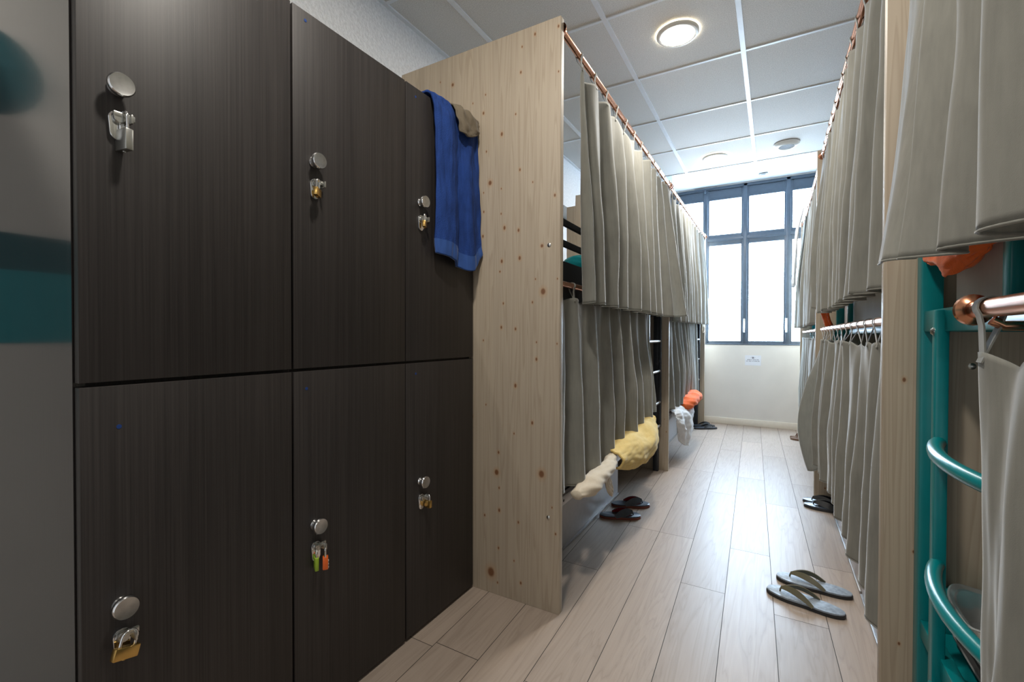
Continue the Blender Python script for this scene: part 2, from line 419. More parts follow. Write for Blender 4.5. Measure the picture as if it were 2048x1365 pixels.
tag(obj('ceiling_sensor', bm, 'steel'), 'small grey sensor on white ceiling strip above the window', 'sensor')

# paper notice on the window wall (its print is too small to read: blurred words only)
t = thing('paper_sign', 'small white paper notice on wall under the window', 'sign', (-.208, YB-.002, .706))
bx('sheet', (-.291, YB-.0025, .706), (-.126, YB-.0005, .823), 'paper', t)
bm = B(); rs = random.Random(3)
lathe(bm, [(0, .0), (.008, .0)], (-.208, YB-.003, .795), (0, -1, 0), 16)
tube(bm, [(-.231, YB-.003, .795), (-.218, YB-.003, .803), (-.208, YB-.003, .805), (-.198, YB-.003, .803), (-.185, YB-.003, .795), (-.198, YB-.003, .787), (-.208, YB-.003, .785), (-.218, YB-.003, .787)], .0012, 6, closed=True)
for z, wds in ((.768, (.034, .01, .040, .018)), (.752, (.020, .028, .012, .034, .02))):
    x = -.208-(sum(wds)+.006*(len(wds)-1))/2
    for w in wds:
        xx = x
        while xx < x+w-.002:
            h = rs.choice((.006, .008, .009)); box(bm, (xx, YB-.0032, z), (xx+.0028, YB-.0024, z+h)); xx += .0045
        x += w+.006
obj('print', bm, 'ink', t)

# ------------------------------------------------------------------ lockers
XL = -1.0775; LE = [.318, .739, 1.156, 1.556]; ZT, ZM = 1.904, .9575
LNAME = ['nearest', 'middle', 'farthest']
def knob(parent, y, z, loc):
    bm = B(); lathe(bm, [(.013, 0), (.015, .003), (.0125, .008), (.012, .013), (.019, .017), (.0215, .020), (.0215, .025), (.0195, .028)], (XL, y, z), (1, 0, 0), 32)
    k = obj('knob', bm, 'chrome', parent)
    bm = B(); lathe(bm, [(.0195, .028), (.0165, .0275), (.0, .0265)], (XL, y, z), (1, 0, 0), 32); obj('knob_face', bm, 'chrome_face', parent)
def hasp(parent, y, z):
    bm = B()
    o = []
    for k in range(9): o.append((y+.0145*math.cos(PI*k/8), z+.006+.0145*math.sin(PI*k/8)))
    for k in range(9): o.append((y-.012*math.cos(PI*k/8), z-.022-.012*math.sin(PI*k/8)))
    prism(bm, o, XL, XL+.0065, .0015, tf=lambda a, b, c: V((c, a, b)))
    obj('lock_plate', bm, 'chrome', parent)
    bm = B(); lathe(bm, [(.009, .006), (.010, .013), (.0085, .016), (0, .016)], (XL, y, z+.006), (1, 0, 0), 20)
    box(bm, (XL+.011, y-.010, z+.005), (XL+.016, y+.024, z+.017), .002); box(bm, (XL+.007, y+.012, z-.003), (XL+.030, y+.016, z+.014), .0015)
    obj('hasp_arm', bm, 'steel', parent)
def locker(i):
    y0, y1 = LE[i], LE[i+1]
    lab = ('dark wenge two-door locker, %s of the row, %s' % (LNAME[i], ['closest to the viewer', 'between the other two', 'under the blue towel'][i]))
    t = thing('locker', lab, 'locker', ((XL-.25), (y0+y1)/2, 0), 'dark lockers along the left wall')
    bm = B(); th = .018; xb = XL-.50; xf = XL-.022; zt = ZT+.004
    box(bm, (xb, y0+.0005, 0), (xf, y0+th, zt), mi=1 if i == 0 else 0); box(bm, (xb, y1-th, 0), (xf, y1-.0005, zt))
    box(bm, (xb, y0+th, zt-th), (xf, y1-th, zt)); box(bm, (xb, y0+th, .0), (xf, y1-th, .03)); box(bm, (xb, y0+th, ZM-.009), (xf, y1-th, ZM+.009)); box(bm, (xb, y0+th, .03), (xb+.006, y1-th, zt-th))
    obj('body', bm, ['wenge', 'wenge_side'], t)
    yk = [.378, .803, 1.229][i]
    for z0, z1, zk, zh, zs in ((.012, ZM-.004, .535, .470, [.875, .907, .916][i]), (ZM+.004, ZT, 1.514, 1.449, [1.9, 1.879, 1.872][i])):
        d = bx('door', (XL-.02, y0+.003, z0), (XL, y1-.003, z1), 'wenge', t, .0012)
        knob(d, yk, zk, t); hasp(d, yk, zh)
        if zs < 1.895:
            bm = B(); lathe(bm, [(0, .0008), (.0042, .0006), (.0042, 0)], (XL, [.378, .779, 1.206][i], zs), (1, 0, 0), 14); obj('sticker', bm, 'blue_dot', d)
    return t
for i in range(3): locker(i)

def padlock(y, z, rz, tilt, body, label, w=.030, h=.026, d=.012, dx=.022, dials=False, sh=.024):
    t = thing('padlock', label, 'padlock', (XL+dx, y, z), 'padlocks on the lockers')
    o = ORG[t.name]
    bm = B(); box(bm, o+V((-d/2, -w/2, -sh-h+.003)), o+V((d/2, w/2, -sh+.003)), .002); lathe(bm, [(0, 0), (.003, 0), (.003, .001)], o+V((0, 0, -sh-h+.002)), (0, 0, -1), 10)
    obj('lock_body', bm, body, t)
    r = w*.30; pts = [(0, -r, -sh-.0)]
    for k in range(11): pts.append((0, -r*math.cos(PI*k/10), -r*.2+r*math.sin(PI*k/10)-.002))
    pts.append((0, r, -sh))
    bm = B(); tube(bm, [o+V(p) for p in pts], .0026, 10); obj('shackle', bm, 'chrome', t)
    if dials:
        for k in range(3):
            bm = B(); zz = -sh-h+.007+k*.0085
            lathe(bm, [(.0, -.0022), (.0068, -.0022), (.0072, 0), (.0068, .0022), (0, .0022)], o+V((d*.12, 0, zz)), (0, 0, 1), 20); obj('dial', bm, 'white_dial', t)
    t.rotation_euler = (tilt, 0, rz)
    return t
padlock(.384, 1.462, PI/2+.15, 0, 'steel', 'silver padlock hanging edge-on from the nearest locker upper door', w=.034, h=.040, d=.013, sh=.030, dx=.016)
padlock(.800, 1.460, .5, -.15, 'brass', 'small brass padlock on the middle locker upper door', w=.026, h=.022)
padlock(1.229, 1.467, .4, -.1, 'brass', 'small brass padlock on farthest locker upper door, left of blue towel', w=.026, h=.022)
padlock(.385, .480, .12, -.28, 'brass', 'wide brass padlock on the nearest locker lower door', w=.042, h=.022, d=.013, sh=.022)
padlock(.797, .466, PI/2-.5, .06, 'green_lock', 'green padlock behind an orange one on middle lower door', w=.026, h=.036, d=.010, dx=.014, sh=.016)
padlock(.813, .472, .9, 0, 'orange_lock', 'orange combination padlock with white dials on middle lower door', w=.017, h=.034, d=.014, dx=.030, dials=True, sh=.024)
padlock(1.245, .482, PI/2-.1, 0, 'brass', 'small brass padlock hanging edge-on from farthest lower door', w=.028, h=.026, d=.012, sh=.018)

# ------------------------------------------------------------------ spruce partitions
XA, XC = -.691, .2376
def partition(name, xf, xw, y0, label, notch=0, ztop=2.235, bolts=()):
    s = 1 if xf < xw else -1
    t = thing('wooden_partition', label, 'partition', (xf, y0, 0), 'spruce partitions between the bunks')
    bm = B()
    if notch:
        o = [(xf, 0), (xf, ztop), (xw+.08, ztop), (xw+.08, ztop-.09), (xw, ztop-.09), (xw, 0)]
        prism(bm, o, y0, y0+.03, .0015, tf=lambda a, b, c: V((a, c, b)))
    else: box(bm, (min(xf, xw), y0, 0), (max(xf, xw), y0+.03, ztop), .0015)
    obj('board', bm, 'spruce', t)
    for x, z in bolts:
        bm = B(); lathe(bm, [(.0, -.004), (.004, -.004), (.0075, -.0015), (.0078, 0)], (x, y0, z), (0, 1, 0), 16); obj('bolt', bm, 'steel', t)
    return t
YP = [1.560, 3.655, 5.755]; YQ = [1.452, 3.536, 5.62]
partition('a', XA, -1.557, YP[0], 'wide knotty spruce panel standing beside the dark lockers', 1, 2.232, [(-.735, 1.39), (-.735, .36)])
partition('b', XA-.012, -1.557, YP[1], 'second spruce panel on the left, between two curtained bunks', 1, 2.245, [(-1.2, 1.7)])
partition('c', XA-.012, -1.557, YP[2], 'spruce panel on the left beside the window wall', 1, 2.245)
partition('d', XC, 1.22, YQ[0], 'nearest spruce panel on the right, behind the teal ladder', 0, 2.245, [(.40, .98)])
partition('e', XC-.004, 1.22, YQ[1], 'spruce panel on right at the end of the gathered curtain', 0, 2.245)
partition('f', XC, 1.22, YQ[2], 'spruce panel on the right nearest the window, brown sandals at its foot', 0, 2.245)

# ------------------------------------------------------------------ bunk beds
def bunk(label, xa, xw, y0, y1, mat, zl, zu, zu_h, lad, ladder_x, rungs, guard, bow=0, rungmat=None, group=None, pr=.02, endrails=()):
    s = 1 if xw > xa else -1
    t = thing('bunk_bed', label, 'bunk bed', (xa, (y0+y1)/2, 0), group)
    H = 1.66
    def bb(name, a, b, bev=.003, m=mat):
        lo = [min(p, q) for p, q in zip(a, b)]; hi = [max(p, q) for p, q in zip(a, b)]
        return bx(name, lo, hi, m, t, bev)
    for x in (xa, xw):
        for y in (y0, y1):
            yy = y+pr if y == y0 else y-pr
            xx = x+s*pr if x == xa else x-s*pr
            bb('post', (xx-pr, yy-pr, 0), (xx+pr, yy+pr, H), .004)
    for z, h, m in ((zl, .04, mat if rungmat is None else 'grey_metal'), (zu, zu_h, mat)):
        bb('side_rail', (xa+s*.004, y0+2*pr, z), (xa+s*.028, y1-2*pr, z+h), m=m); bb('side_rail', (xw-s*.004, y0+2*pr, z), (xw-s*.028, y1-2*pr, z+h), m=m)
        bb('bed_base', (xa+s*.03, y0+2*pr, z+.004), (xw-s*.03, y1-2*pr, z+.02), 0)
        bb('end_rail', (xa+s*2*pr, y0+.006, z), (xw-s*2*pr, y0+.03, z+h)); bb('end_rail', (xa+s*2*pr, y1-.03, z), (xw-s*2*pr, y1-.006, z+h))
    for z in endrails: bb('end_rail', (xa+s*2*pr, y1-.03, z), (xw-s*2*pr, y1-.006, z+.035))
    for z in guard:
        bb('guard_rail', (xa+s*.006, y0+2*pr, z), (xa+s*.024, guard_end(y0, y1, lad), z+.026), .003)
        bb('guard_rail', (xw-s*.006, y0+2*pr, z), (xw-s*.024, y1-2*pr, z+.026), .003)
    if rungmat:
        for k in range(5):
            bm = B(); yy = y0+.06+.13*k; lathe(bm, [(0, .001), (.006, .001), (.006, -.002)], (xa+s*.004, yy, zl+.02), (-s, 0, 0), 12); obj('bolt', bm, 'gap', t)
    ye = guard_end(y0, y1, lad)
    bb('guard_post', (xa+s*.004, ye-.012, zu+zu_h), (xa+s*.028, ye+.012, guard[-1]+.026), .003)
    if lad:
        ya, yb = lad
        for y in (ya, yb): bb('ladder_rail', (ladder_x-.011, y-.014, 0 if bow > .03 else .35), (ladder_x+.011, y+.014, zu+.045), .004)
        for z in rungs:
            bm = B(); n = 14
            tube(bm, [(ladder_x - s*bow*(math.sin(PI*k/n)**.8), ya+(yb-ya)*k/n, z) for k in range(n+1)], .013 if bow else .010, 12)
            obj('ladder_rung', bm, rungmat or mat, t)
    return t
def guard_end(y0, y1, lad): return (min(lad)-.02) if lad and lad[0] > (y0+y1)/2 else y1-.02
bunk('dark metal bunk bed behind first pair of curtains on left', -.768, -1.55, 1.60, 3.645, 'black_metal', .325, 1.20, .165, (3.21, 3.603), -.757, (.36, .54, .78, 1.007), (1.43, 1.52), rungmat='grey_metal', group='dark metal bunks on the left')
bunk('dark metal bunk bed on the left nearest the window', -.768, -1.55, 3.70, 5.745, 'black_metal', .325, 1.20, .165, (5.31, 5.705), -.757, (.36, .54, .78, 1.007), (1.43, 1.52), rungmat='grey_metal', group='dark metal bunks on the left')
t = bunk('nearest teal metal bunk bed with bowed ladder on the right', .298, 1.20, -.62, 1.44, 'teal', .345, 1.060, .048, (.845, 1.262), .300, (.32, .577, .830), (1.32, 1.44), bow=.04, group='teal metal bunks on the right', endrails=(.428,))
bx('guard_post', (.322, 1.015, 1.06), (.340, 1.045, 1.66), 'teal', t, .003)
bm = B(); lathe(bm, [(0, .006), (.005, .005), (.008, .002), (.008, 0)], (.289, 1.262, 1.06), (-1, 0, 0), 14); obj('bolt', bm, 'steel', t)
bunk('teal metal bunk bed behind the gathered curtain, middle of the right row', .340, 1.20, 1.49, 3.53, 'teal', .345, 1.060, .048, (3.06, 3.46), .330, (.577, .830), (1.32, 1.44), bow=.012, group='teal metal bunks on the right')
bunk('teal metal bunk bed on the right nearest the window', .340, 1.20, 3.575, 5.61, 'teal', .345, 1.060, .048, (5.14, 5.54), .330, (.577, .830), (1.32, 1.44), bow=.012, group='teal metal bunks on the right')

def mattress(xa, xw, y0, y1, z, mat, label, h=.14, group='mattresses on the bunks'):
    bm = B(); box(bm, (min(xa, xw), y0, z), (max(xa, xw), y1, z+h), .03, seg=4)
    o = obj('mattress', bm, mat); tag(o, label, 'mattress', group); return o
mattress(-.805, -1.515, 1.65, 3.58, .348, 'mattress_w', 'white mattress on lower bunk behind first left curtain', .12)
mattress(-.805, -1.515, 1.65, 3.58, 1.223, 'mattress_d', 'dark mattress on upper bunk behind first left curtain', .12)
mattress(-.805, -1.515, 3.75, 5.68, .348, 'mattress_w', 'white mattress on lower left bunk nearest the window', .12)
mattress(-.805, -1.515, 3.75, 5.68, 1.223, 'mattress_d', 'dark mattress on upper left bunk nearest the window', .12)
mattress(.345, 1.16, -.55, 1.375, 1.084, 'mattress_b', 'pinkish mattress on nearest upper bunk under orange towel', .165)
mattress(.345, 1.16, -.55, 1.375, .368, 'mattress_d', 'dark mattress on nearest lower right bunk', .06)
mattress(.372, 1.16, 1.55, 3.45, 1.084, 'mattress_w', 'white mattress on upper right bunk under the gathered curtain', .165)
mattress(.372, 1.16, 1.55, 3.45, .368, 'mattress_w', 'white mattress on middle lower right bunk', .10)
mattress(.372, 1.16, 3.63, 5.53, 1.084, 'mattress_w', 'white mattress on upper right bunk nearest window', .165)
mattress(.372, 1.16, 3.63, 5.53, .368, 'mattress_w', 'white mattress on lower right bunk nearest window', .10)

# under-bed drawers
def drawer(xf, xb, y0, y1, z1, mat, label, name='under_bed_drawer'):
    t = thing(name, label, 'drawer', (xf, (y0+y1)/2, 0), 'drawers under the bunks'); s = 1 if xb > xf else -1
    bm = B()
    def q(a, b):
        box(bm, [min(p, r) for p, r in zip(a, b)], [max(p, r) for p, r in zip(a, b)], .002)
    q((xf+s*.018, y0, .012), (xb, y0+.015, z1-.02)); q((xf+s*.018, y1-.015, .012), (xb, y1, z1-.02)); q((xb-s*.015, y0, .012), (xb, y1, z1-.02)); q((xf+s*.018, y0, .012), (xb, y1, .022))
    obj('box', bm, mat, t)
    a = (min(xf, xf+s*.018), y0-.004, .010); b = (max(xf, xf+s*.018), y1+.004, z1)
    bx('front', a, b, mat, t, .003)
    bm = B(); box(bm, (min(xf-s*.006, xf+s*.01), y0-.004, .004), (max(xf-s*.006, xf+s*.01), y1+.004, .016), .002); obj('edge_strip', bm, 'grey_metal', t)
    for yy in (y0+.1, y1-.1):
        bm = B(); lathe(bm, [(0, -.008), (.006, -.008), (.006, .008), (0, .008)], (xf+s*.08, yy, .006), (0, 1, 0), 12); obj('wheel', bm, 'rubber', t)
    return t
drawer(-.885, -1.45, 2.03, 2.945, .31, 'drawer', 'grey drawer under the first left bunk, flip-flops beside it')
drawer(-.885, -1.45, 4.12, 5.05, .31, 'drawer', 'grey drawer under the left bunk nearest the window')
drawer(.315, .95, 1.56, 2.27, .30, 'drawer_w', 'pale drawer under right bunk, nearer one by the grey flip-flops')
drawer(.315, .95, 2.30, 3.24, .30, 'drawer_w', 'pale drawer under right bunk, farther one near the black slippers')

# ------------------------------------------------------------------ curtain rods and curtains
def rod(x, z, y0, y1, label, fl0=True, fl1=True, fin1=False, r=.0125, bracket=None):
    t = thing('curtain_rod', label, 'curtain rod', (x, (y0+y1)/2, z), 'copper curtain rods')
    bm = B(); tube(bm, [(x, y0, z), (x, (y0+y1)/2, z), (x, y1, z)], r, 20); obj('tube', bm, 'copper', t)
    for on, y, d in ((fl0, y0, 1), (fl1, y1, -1)):
        if on:
            bm = B(); lathe(bm, [(.024, 0), (.024, .004), (.018, .007), (.0165, .022), (r, .024)], (x, y, z), (0, d, 0), 24); obj('flange', bm, 'copper', t)
    if fin1:
        bm = B(); lathe(bm, [(r, -.003), (.016, 0), (.0225, .004), (.0238, .010), (.0205, .016), (.012, .020), (0, .021)], (x, y1, z), (0, 1, 0), 28); obj('finial', bm, 'copper', t)
    if bracket:
        yb, xe = bracket
        bm = B(); tube(bm, [(x, yb, z-r-.004), (x+.012, yb, z-r-.012), (xe-.008, yb, z-r-.012), (xe, yb, z-r-.012)], .007, 12); lathe(bm, [(.016, 0), (.016, .004), (.007, .008)], (xe, yb, z-r-.012), (-1, 0, 0), 18); obj('bracket', bm, 'copper', t)
    return t
def curtain(label, x0, s, ya, yb, zr, zbot, nf, amp, seed, ntab, flare=None, ysh=None, rr=.0125, nu=260, nv=80, gather=0, drop=.05, mat='curtain', xoff=0, hem=True, tabskip=(), sharp=1.15, tabw=.013, calm=0):
    """a tab-top curtain hung on a rod at (x0, zr); s = direction of the aisle"""
    t = thing('curtain', label, 'curtain', (x0, (ya+yb)/2, zr-drop), 'taupe tab-top bunk curtains')
    ztop = zr-drop
    bm = B(); grid = []
    R = random.Random(seed); ph0 = R.uniform(0, 6)
    def pos(u, v):
        zb = zbot(u) if callable(zbot) else zbot
        y = ya+(yb-ya)*u
        warp = .8*nz(u*2.6+seed, v*.5, 3.1)+.30*nz(u*7+seed, v*.8, 9.2)
        ph = 2*PI*(nf*u)+ph0+warp*3.2
        w = 2*(.5+.5*math.cos(ph))**sharp-.75
        ph2 = 2*PI*(nf*1.62*u)+ph0*2+2.4*nz(u*4, v*.7, seed+5)
        w2 = math.sin(ph2)*(.34-.12*v)
        env = .35+.65*min(1, v*1.6)
        a = amp*env*(.85+.7*nz(u*3, v*.8, seed+20))
        if calm: a *= 1-.92*sm(1-calm, 1, u)
        d = a*(w+w2)
        tabp = math.cos(2*PI*(ntab-1)*(u-.012)/.976)
        d += .008*tabp*math.exp(-v*7)
        cr = .0022*nz(u*44, v*5, seed)*min(1, v*3)+.0030*nz(u*16+v*4, v*4-u*5, seed+2)
        z = ztop-(ztop-zb)*v
        z += .016*(tabp*.5-.5)*math.exp(-v*14)
        y += a*.30*math.sin(ph)*(.4+.6*v)
        if ysh: y += ysh(u, v)
        f = flare(u, v) if flare else 0
        fz = 0
        if isinstance(f, tuple): f, fz = f
        return V((x0+xoff*v+s*(d+cr+f), y, z+fz))
    for j in range(nv+1):
        grid.append([bm.verts.new(pos(i/nu, j/nv)) for i in range(nu+1)])
    for j in range(nv):
        for i in range(nu):
            f = bm.faces.new((grid[j][i], grid[j][i+1], grid[j+1][i+1], grid[j+1][i])); f.smooth = True
    o = obj('panel', bm, mat, t, 180); solid(o, .0016)
    if hem:
        bm = B(); zb = .93
        ln = 1.9
        a = [pos(i/nu, 1.0) for i in range(0, nu+1, 2)]
        tube(bm, a, .0022, 6); obj('hem', bm, mat, t, 180)
    for k in range(ntab):
        if k in tabskip: continue
        u = .012+.976*k/(ntab-1); p = pos(u, .004); yk = p.y; q = rr+.0022
        pts = [V((p.x+.002, yk, p.z-.012)), V((x0-q*.55, yk+.001, zr-q*1.6))]
        for a in range(0, 11):
            an = PI*1.20-(PI*1.40)*a/10
            pts.append(V((x0+q*math.cos(an), yk+.004*math.sin(an), zr+q*math.sin(an))))
        pts += [V((x0+q*.55, yk-.001, zr-q*1.6)), V((p.x-.002, yk, p.z-.012))]
        bm = B(); ribbon(bm, pts, V((0, 1, 0)), tabw, .0022); obj('tab', bm, mat, t, 60)
    return t
def sm(a, b, x):
    x = max(0, min(1, (x-a)/(b-a))); return x*x*(3-2*x)
XLR, XLI, XRR = -.706, -.737, .262
ZLU, ZLL, ZRU, ZRL = 2.205, 1.257, 2.205, 1.090
rod(XLR, ZLU, 1.59, 3.655, 'upper copper rod on left, leading from the wide spruce panel')
rod(XLI, ZLL, 1.59, 3.18, 'lower copper rod on the left, just below first upper bunk', True, False)
rod(XLR, ZLU, 3.685, 5.755, 'upper copper rod on the left nearest the window')
rod(XLI, ZLL, 3.685, 5.30, 'lower copper rod on the left nearest the window', True, False)
rod(XRR, ZRU, 1.482, 3.536, 'upper copper rod on the right above the gathered curtain')
rod(XRR, ZRL, 1.482, 3.40, 'lower rod on right with curtain tabs, above the flip-flops', True, False)
rod(XRR, ZRU, 3.566, 5.62, 'upper rod on the right nearest the window')
rod(XRR, ZRL, 3.566, 5.50, 'lower rod on the right nearest the window', True, False)
rod(XRR, ZRU, -.6, 1.452, 'upper rod on the right closest to the viewer', False, True)
rod(XRR, ZRL, -.6, .938, 'thick looking copper rod with ball end, nearest on right', False, False, True, r=.0135, bracket=(.88, .322))

# left row
def fl_L1u(u, v):
    return .125*sm(.82, 1.0, u)*v**1.2+.030*v
curtain('large taupe upper curtain on the left beside the wide spruce panel', XLR, 1, 1.76, 3.62, ZLU, lambda u: 1.185+.03*sm(.9, 1, u), 9.5, .042, 1, 12, flare=fl_L1u, ysh=lambda u, v: -.05*sm(.85, 1, u)*v)
def zb_L1l(u): return .445-.03*math.sin(PI*min(1, u*1.6))+.06*sm(.45, .8, u)+.03*sm(.8, 1, u)
curtain('taupe lower curtain on the left hanging down to a yellow blanket', XLI, 1, 1.60, 3.17, ZLL, zb_L1l, 8, .038, 2, 10, flare=lambda u, v: .012*v)
curtain('taupe upper curtain on the left nearest the window', XLR, 1, 3.72, 5.70, ZLU, lambda u: 1.16+.02*u, 13, .032, 3, 14, flare=lambda u, v: .03*v)
curtain('taupe lower curtain on the left nearest the window, orange cloth under it', XLI, 1, 3.72, 5.25, ZLL, lambda u: .46, 10, .033, 4, 10, flare=lambda u, v: .012*v)
# right row
curtain('taupe upper curtain on the right with dark curled edge, middle of right row', XRR, -1, 1.50, 3.46, ZRU, lambda u: 1.175+.05*sm(.75, 1, u), 12, .030, 5, 15,
        flare=lambda u, v: .02*v+.03*sm(.9, 1, u)*math.sin(PI*v), ysh=lambda u, v: -.14*sm(.9, 1, u)*v)
def fl_R2l(u, v): return .110*sm(.93, 1.0, u)*math.sin(PI*min(1, v/1.25))**1.2+.006*v
curtain('taupe lower curtain on the right with grey corner flaring into the aisle', XRR, -1, 1.50, 3.33, ZRL, lambda u: .285+.05*sm(0, .4, u)-.04*u-.07*sm(.93, 1, u), 10, .034, 6, 13, flare=fl_R2l, drop=.058)
curtain('taupe upper curtain on the right nearest the window', XRR, -1, 3.60, 5.56, ZRU, lambda u: 1.13, 11, .032, 7, 12, flare=lambda u, v: .03*v)
curtain('striped-looking lower curtain on the right nearest the window', XRR, -1, 3.60, 5.45, ZRL, lambda u: .21, 12, .026, 8, 12, drop=.055)
def fl_R1u(u, v): return -.004+.012*v+.078*v**2.0*sm(.55, 1, u)
curtain('big taupe upper curtain in the right foreground, orange towel below it', XRR, -1, .12, 1.39, ZRU, lambda u: 1.155+.035*u, 6.0, .040, 13, 8, calm=.22, flare=fl_R1u, ysh=lambda u, v: -.26*sm(.6, 1, u)*v)
curtain('taupe lower curtain at the right edge hanging from ball-ended rod', XRR, -1, .05, .895, ZRL, lambda u: .25, 4.2, .026, 17, 6, drop=.062, rr=.0135, tabw=.019, calm=.24, flare=lambda u, v: .002)

# ------------------------------------------------------------------ loose cloth
def cr4(p0, p1, p2, p3, t):
    return .5*((2*p1)+(-p0+p2)*t+(2*p0-5*p1+4*p2-p3)*t*t+(-p0+3*p1-3*p2+p3)*t*t*t)
def spline(P, t):
    n = len(P)-1; x = min(t*n, n-1e-6); i = int(x); f = x-i
    g = lambda k: P[max(0, min(n, k))]
    return cr4(g(i-1), g(i), g(i+1), g(i+2), f)
def sheet(name, ctrl, mat, label, cat, nu=60, nv=60, th=.004, fold=.006, ff=5, seed=0, crease=.003, group=None, parent=None, mats=None, band=None):
    """smooth cloth through a grid of control points (rows top to bottom)"""
    ctrl = [[V(p) for p in row] for row in ctrl]
    bm = B(); P = []
    for j in range(nv+1):
        v = j/nv; row = []
        for i in range(nu+1):
            u = i/nu
            row.append(spline([spline(r, u) for r in ctrl], v))
        P.append(row)
    vs = []
    for j in range(nv+1):
        row = []
        for i in range(nu+1):
            a = P[j][min(i+1, nu)]-P[j][max(i-1, 0)]; b = P[min(j+1, nv)][i]-P[max(j-1, 0)][i]
            n = a.cross(b); n = n.normalized() if n.length > 1e-9 else V((0, 0, 1))
            u, v = i/nu, j/nv
            d = fold*math.sin(2*PI*ff*u+3*nz(u*2, v*2, seed)+seed)*(.3+.7*v)+crease*2*nz(u*6, v*6, seed+3)+crease*nz(u*17, v*17, seed+8)
            row.append(bm.verts.new(P[j][i]+n*d))
        vs.append(row)
    for j in range(nv):
        for i in range(nu):
            f = bm.faces.new((vs[j][i], vs[j][i+1], vs[j+1][i+1], vs[j+1][i])); f.smooth = True
            if band and band[0] < (j+.5)/nv < band[1]: f.material_index = 1
    o = obj(name, bm, mats or mat, parent, 180); solid(o, th)
    if not parent: tag(o, label, cat, group)
    return o
def roll(name, pts, radii, mat, label, cat, seed=0, seg=36, n=60, wr=.25, squash=.8, group=None):
    """crumpled roll of cloth along a path"""
    pts = [V(p) for p in pts]; bm = B(); rings = []
    C_ = [spline(pts, k/n) for k in range(n+1)]; rr = [spline([V((r, 0, 0)) for r in radii], k/n).x for k in range(n+1)]
    fr = frames(C_)
    for k in range(n+1):
        x, y = fr[k]; ring = []
        for q in range(seg):
            a = 2*PI*q/seg
            w = 1+wr*nz(math.cos(a)*1.6+k*.16, math.sin(a)*1.6, seed+k*.05)+wr*.22*math.sin(k*.55+4*nz(k*.07, math.cos(a), seed))
            ring.append(bm.verts.new(C_[k]+(x*math.cos(a)*squash+y*math.sin(a))*rr[k]*w))
        rings.append(ring)
    for k in range(n):
        for q in range(seg):
            f = bm.faces.new((rings[k][q], rings[k][(q+1) % seg], rings[k+1][(q+1) % seg], rings[k+1][q])); f.smooth = True
    bm.faces.new(rings[0][::-1]); bm.faces.new(rings[-1])
    o = obj(name, bm, mat, None, 180); tag(o, label, cat, group); return o

# blue towel over the top of the farthest locker door
xo = XL+.012; zt = ZT+.012
sheet('towel', [[(XL-.16, 1.275, zt), (XL-.16, 1.345, zt), (XL-.16, 1.42, zt), (XL-.16, 1.50, zt), (XL-.16, 1.548, zt)],
                [(XL-.05, 1.275, zt+.006), (XL-.05, 1.345, zt+.008), (XL-.05, 1.42, zt+.004), (XL-.05, 1.50, zt+.004), (XL-.05, 1.547, zt)],
                [(xo, 1.275, zt-.01), (xo+.012, 1.345, zt-.004), (xo+.004, 1.42, zt-.02), (xo+.008, 1.49, zt-.03), (xo+.006, 1.545, zt-.035)],
                [(xo+.012, 1.285, 1.76), (xo+.028, 1.35, 1.75), (xo+.006, 1.41, 1.74), (xo+.022, 1.47, 1.72), (xo+.012, 1.546, 1.74)],
                [(xo+.012, 1.285, 1.55), (xo+.036, 1.36, 1.55), (xo+.008, 1.415, 1.54), (xo+.030, 1.475, 1.52), (xo+.018, 1.55, 1.53)],
                [(xo+.012, 1.280, 1.345), (xo+.034, 1.36, 1.335), (xo+.008, 1.42, 1.315), (xo+.032, 1.49, 1.305), (xo+.03, 1.552, 1.375)]],
      'towel_blue', 'blue terry towel draped over the farthest locker door', 'towel', nu=90, nv=120, th=.009, fold=.003, ff=3, seed=4, crease=.004, mats=['towel_blue', 'towel_band'], band=(.93, 1.0))
sheet('washcloth', [[(XL-.10, 1.395, zt+.014), (XL-.10, 1.46, zt+.016), (XL-.10, 1.535, zt+.012)],
                    [(xo+.002, 1.393, zt+.012), (xo+.014, 1.46, zt+.010), (xo+.012, 1.537, zt+.002)],
                    [(xo+.028, 1.392, zt-.045), (xo+.040, 1.455, zt-.058), (xo+.026, 1.538, zt-.035)],
                    [(xo+.032, 1.402, zt-.095), (xo+.044, 1.455, zt-.100), (xo+.032, 1.530, zt-.060)]],
      'taupe', 'small taupe cloth lying over the top of blue towel', 'cloth', nu=30, nv=30, th=.006, fold=.003, ff=2, seed=2)

# first left lower bunk: cream cloth, white sock-like end, yellow blanket, yellow pillow
roll('bed_sheet', [(-.675, 1.69, .415), (-.668, 1.80, .42), (-.668, 1.93, .425), (-.672, 2.06, .43), (-.685, 2.16, .44), (-.71, 2.26, .45)], [.022, .045, .040, .034, .030, .016], 'cream', 'crumpled cream sheet bulging under the first left lower curtain', 'sheet', seed=3, wr=.22)
sheet('white_garment', [[(-.668, 1.97, .432), (-.664, 2.02, .43), (-.668, 2.07, .425)], [(-.655, 1.985, .39), (-.65, 2.02, .385), (-.655, 2.065, .385)], [(-.655, 2.03, .33), (-.65, 2.06, .325), (-.655, 2.095, .33)], [(-.66, 2.075, .30), (-.655, 2.09, .295), (-.66, 2.105, .30)]],
      'cream', 'cream cloth end dangling over the grey bed rail', 'cloth', nu=24, nv=30, th=.005, fold=.003, ff=2, seed=6)
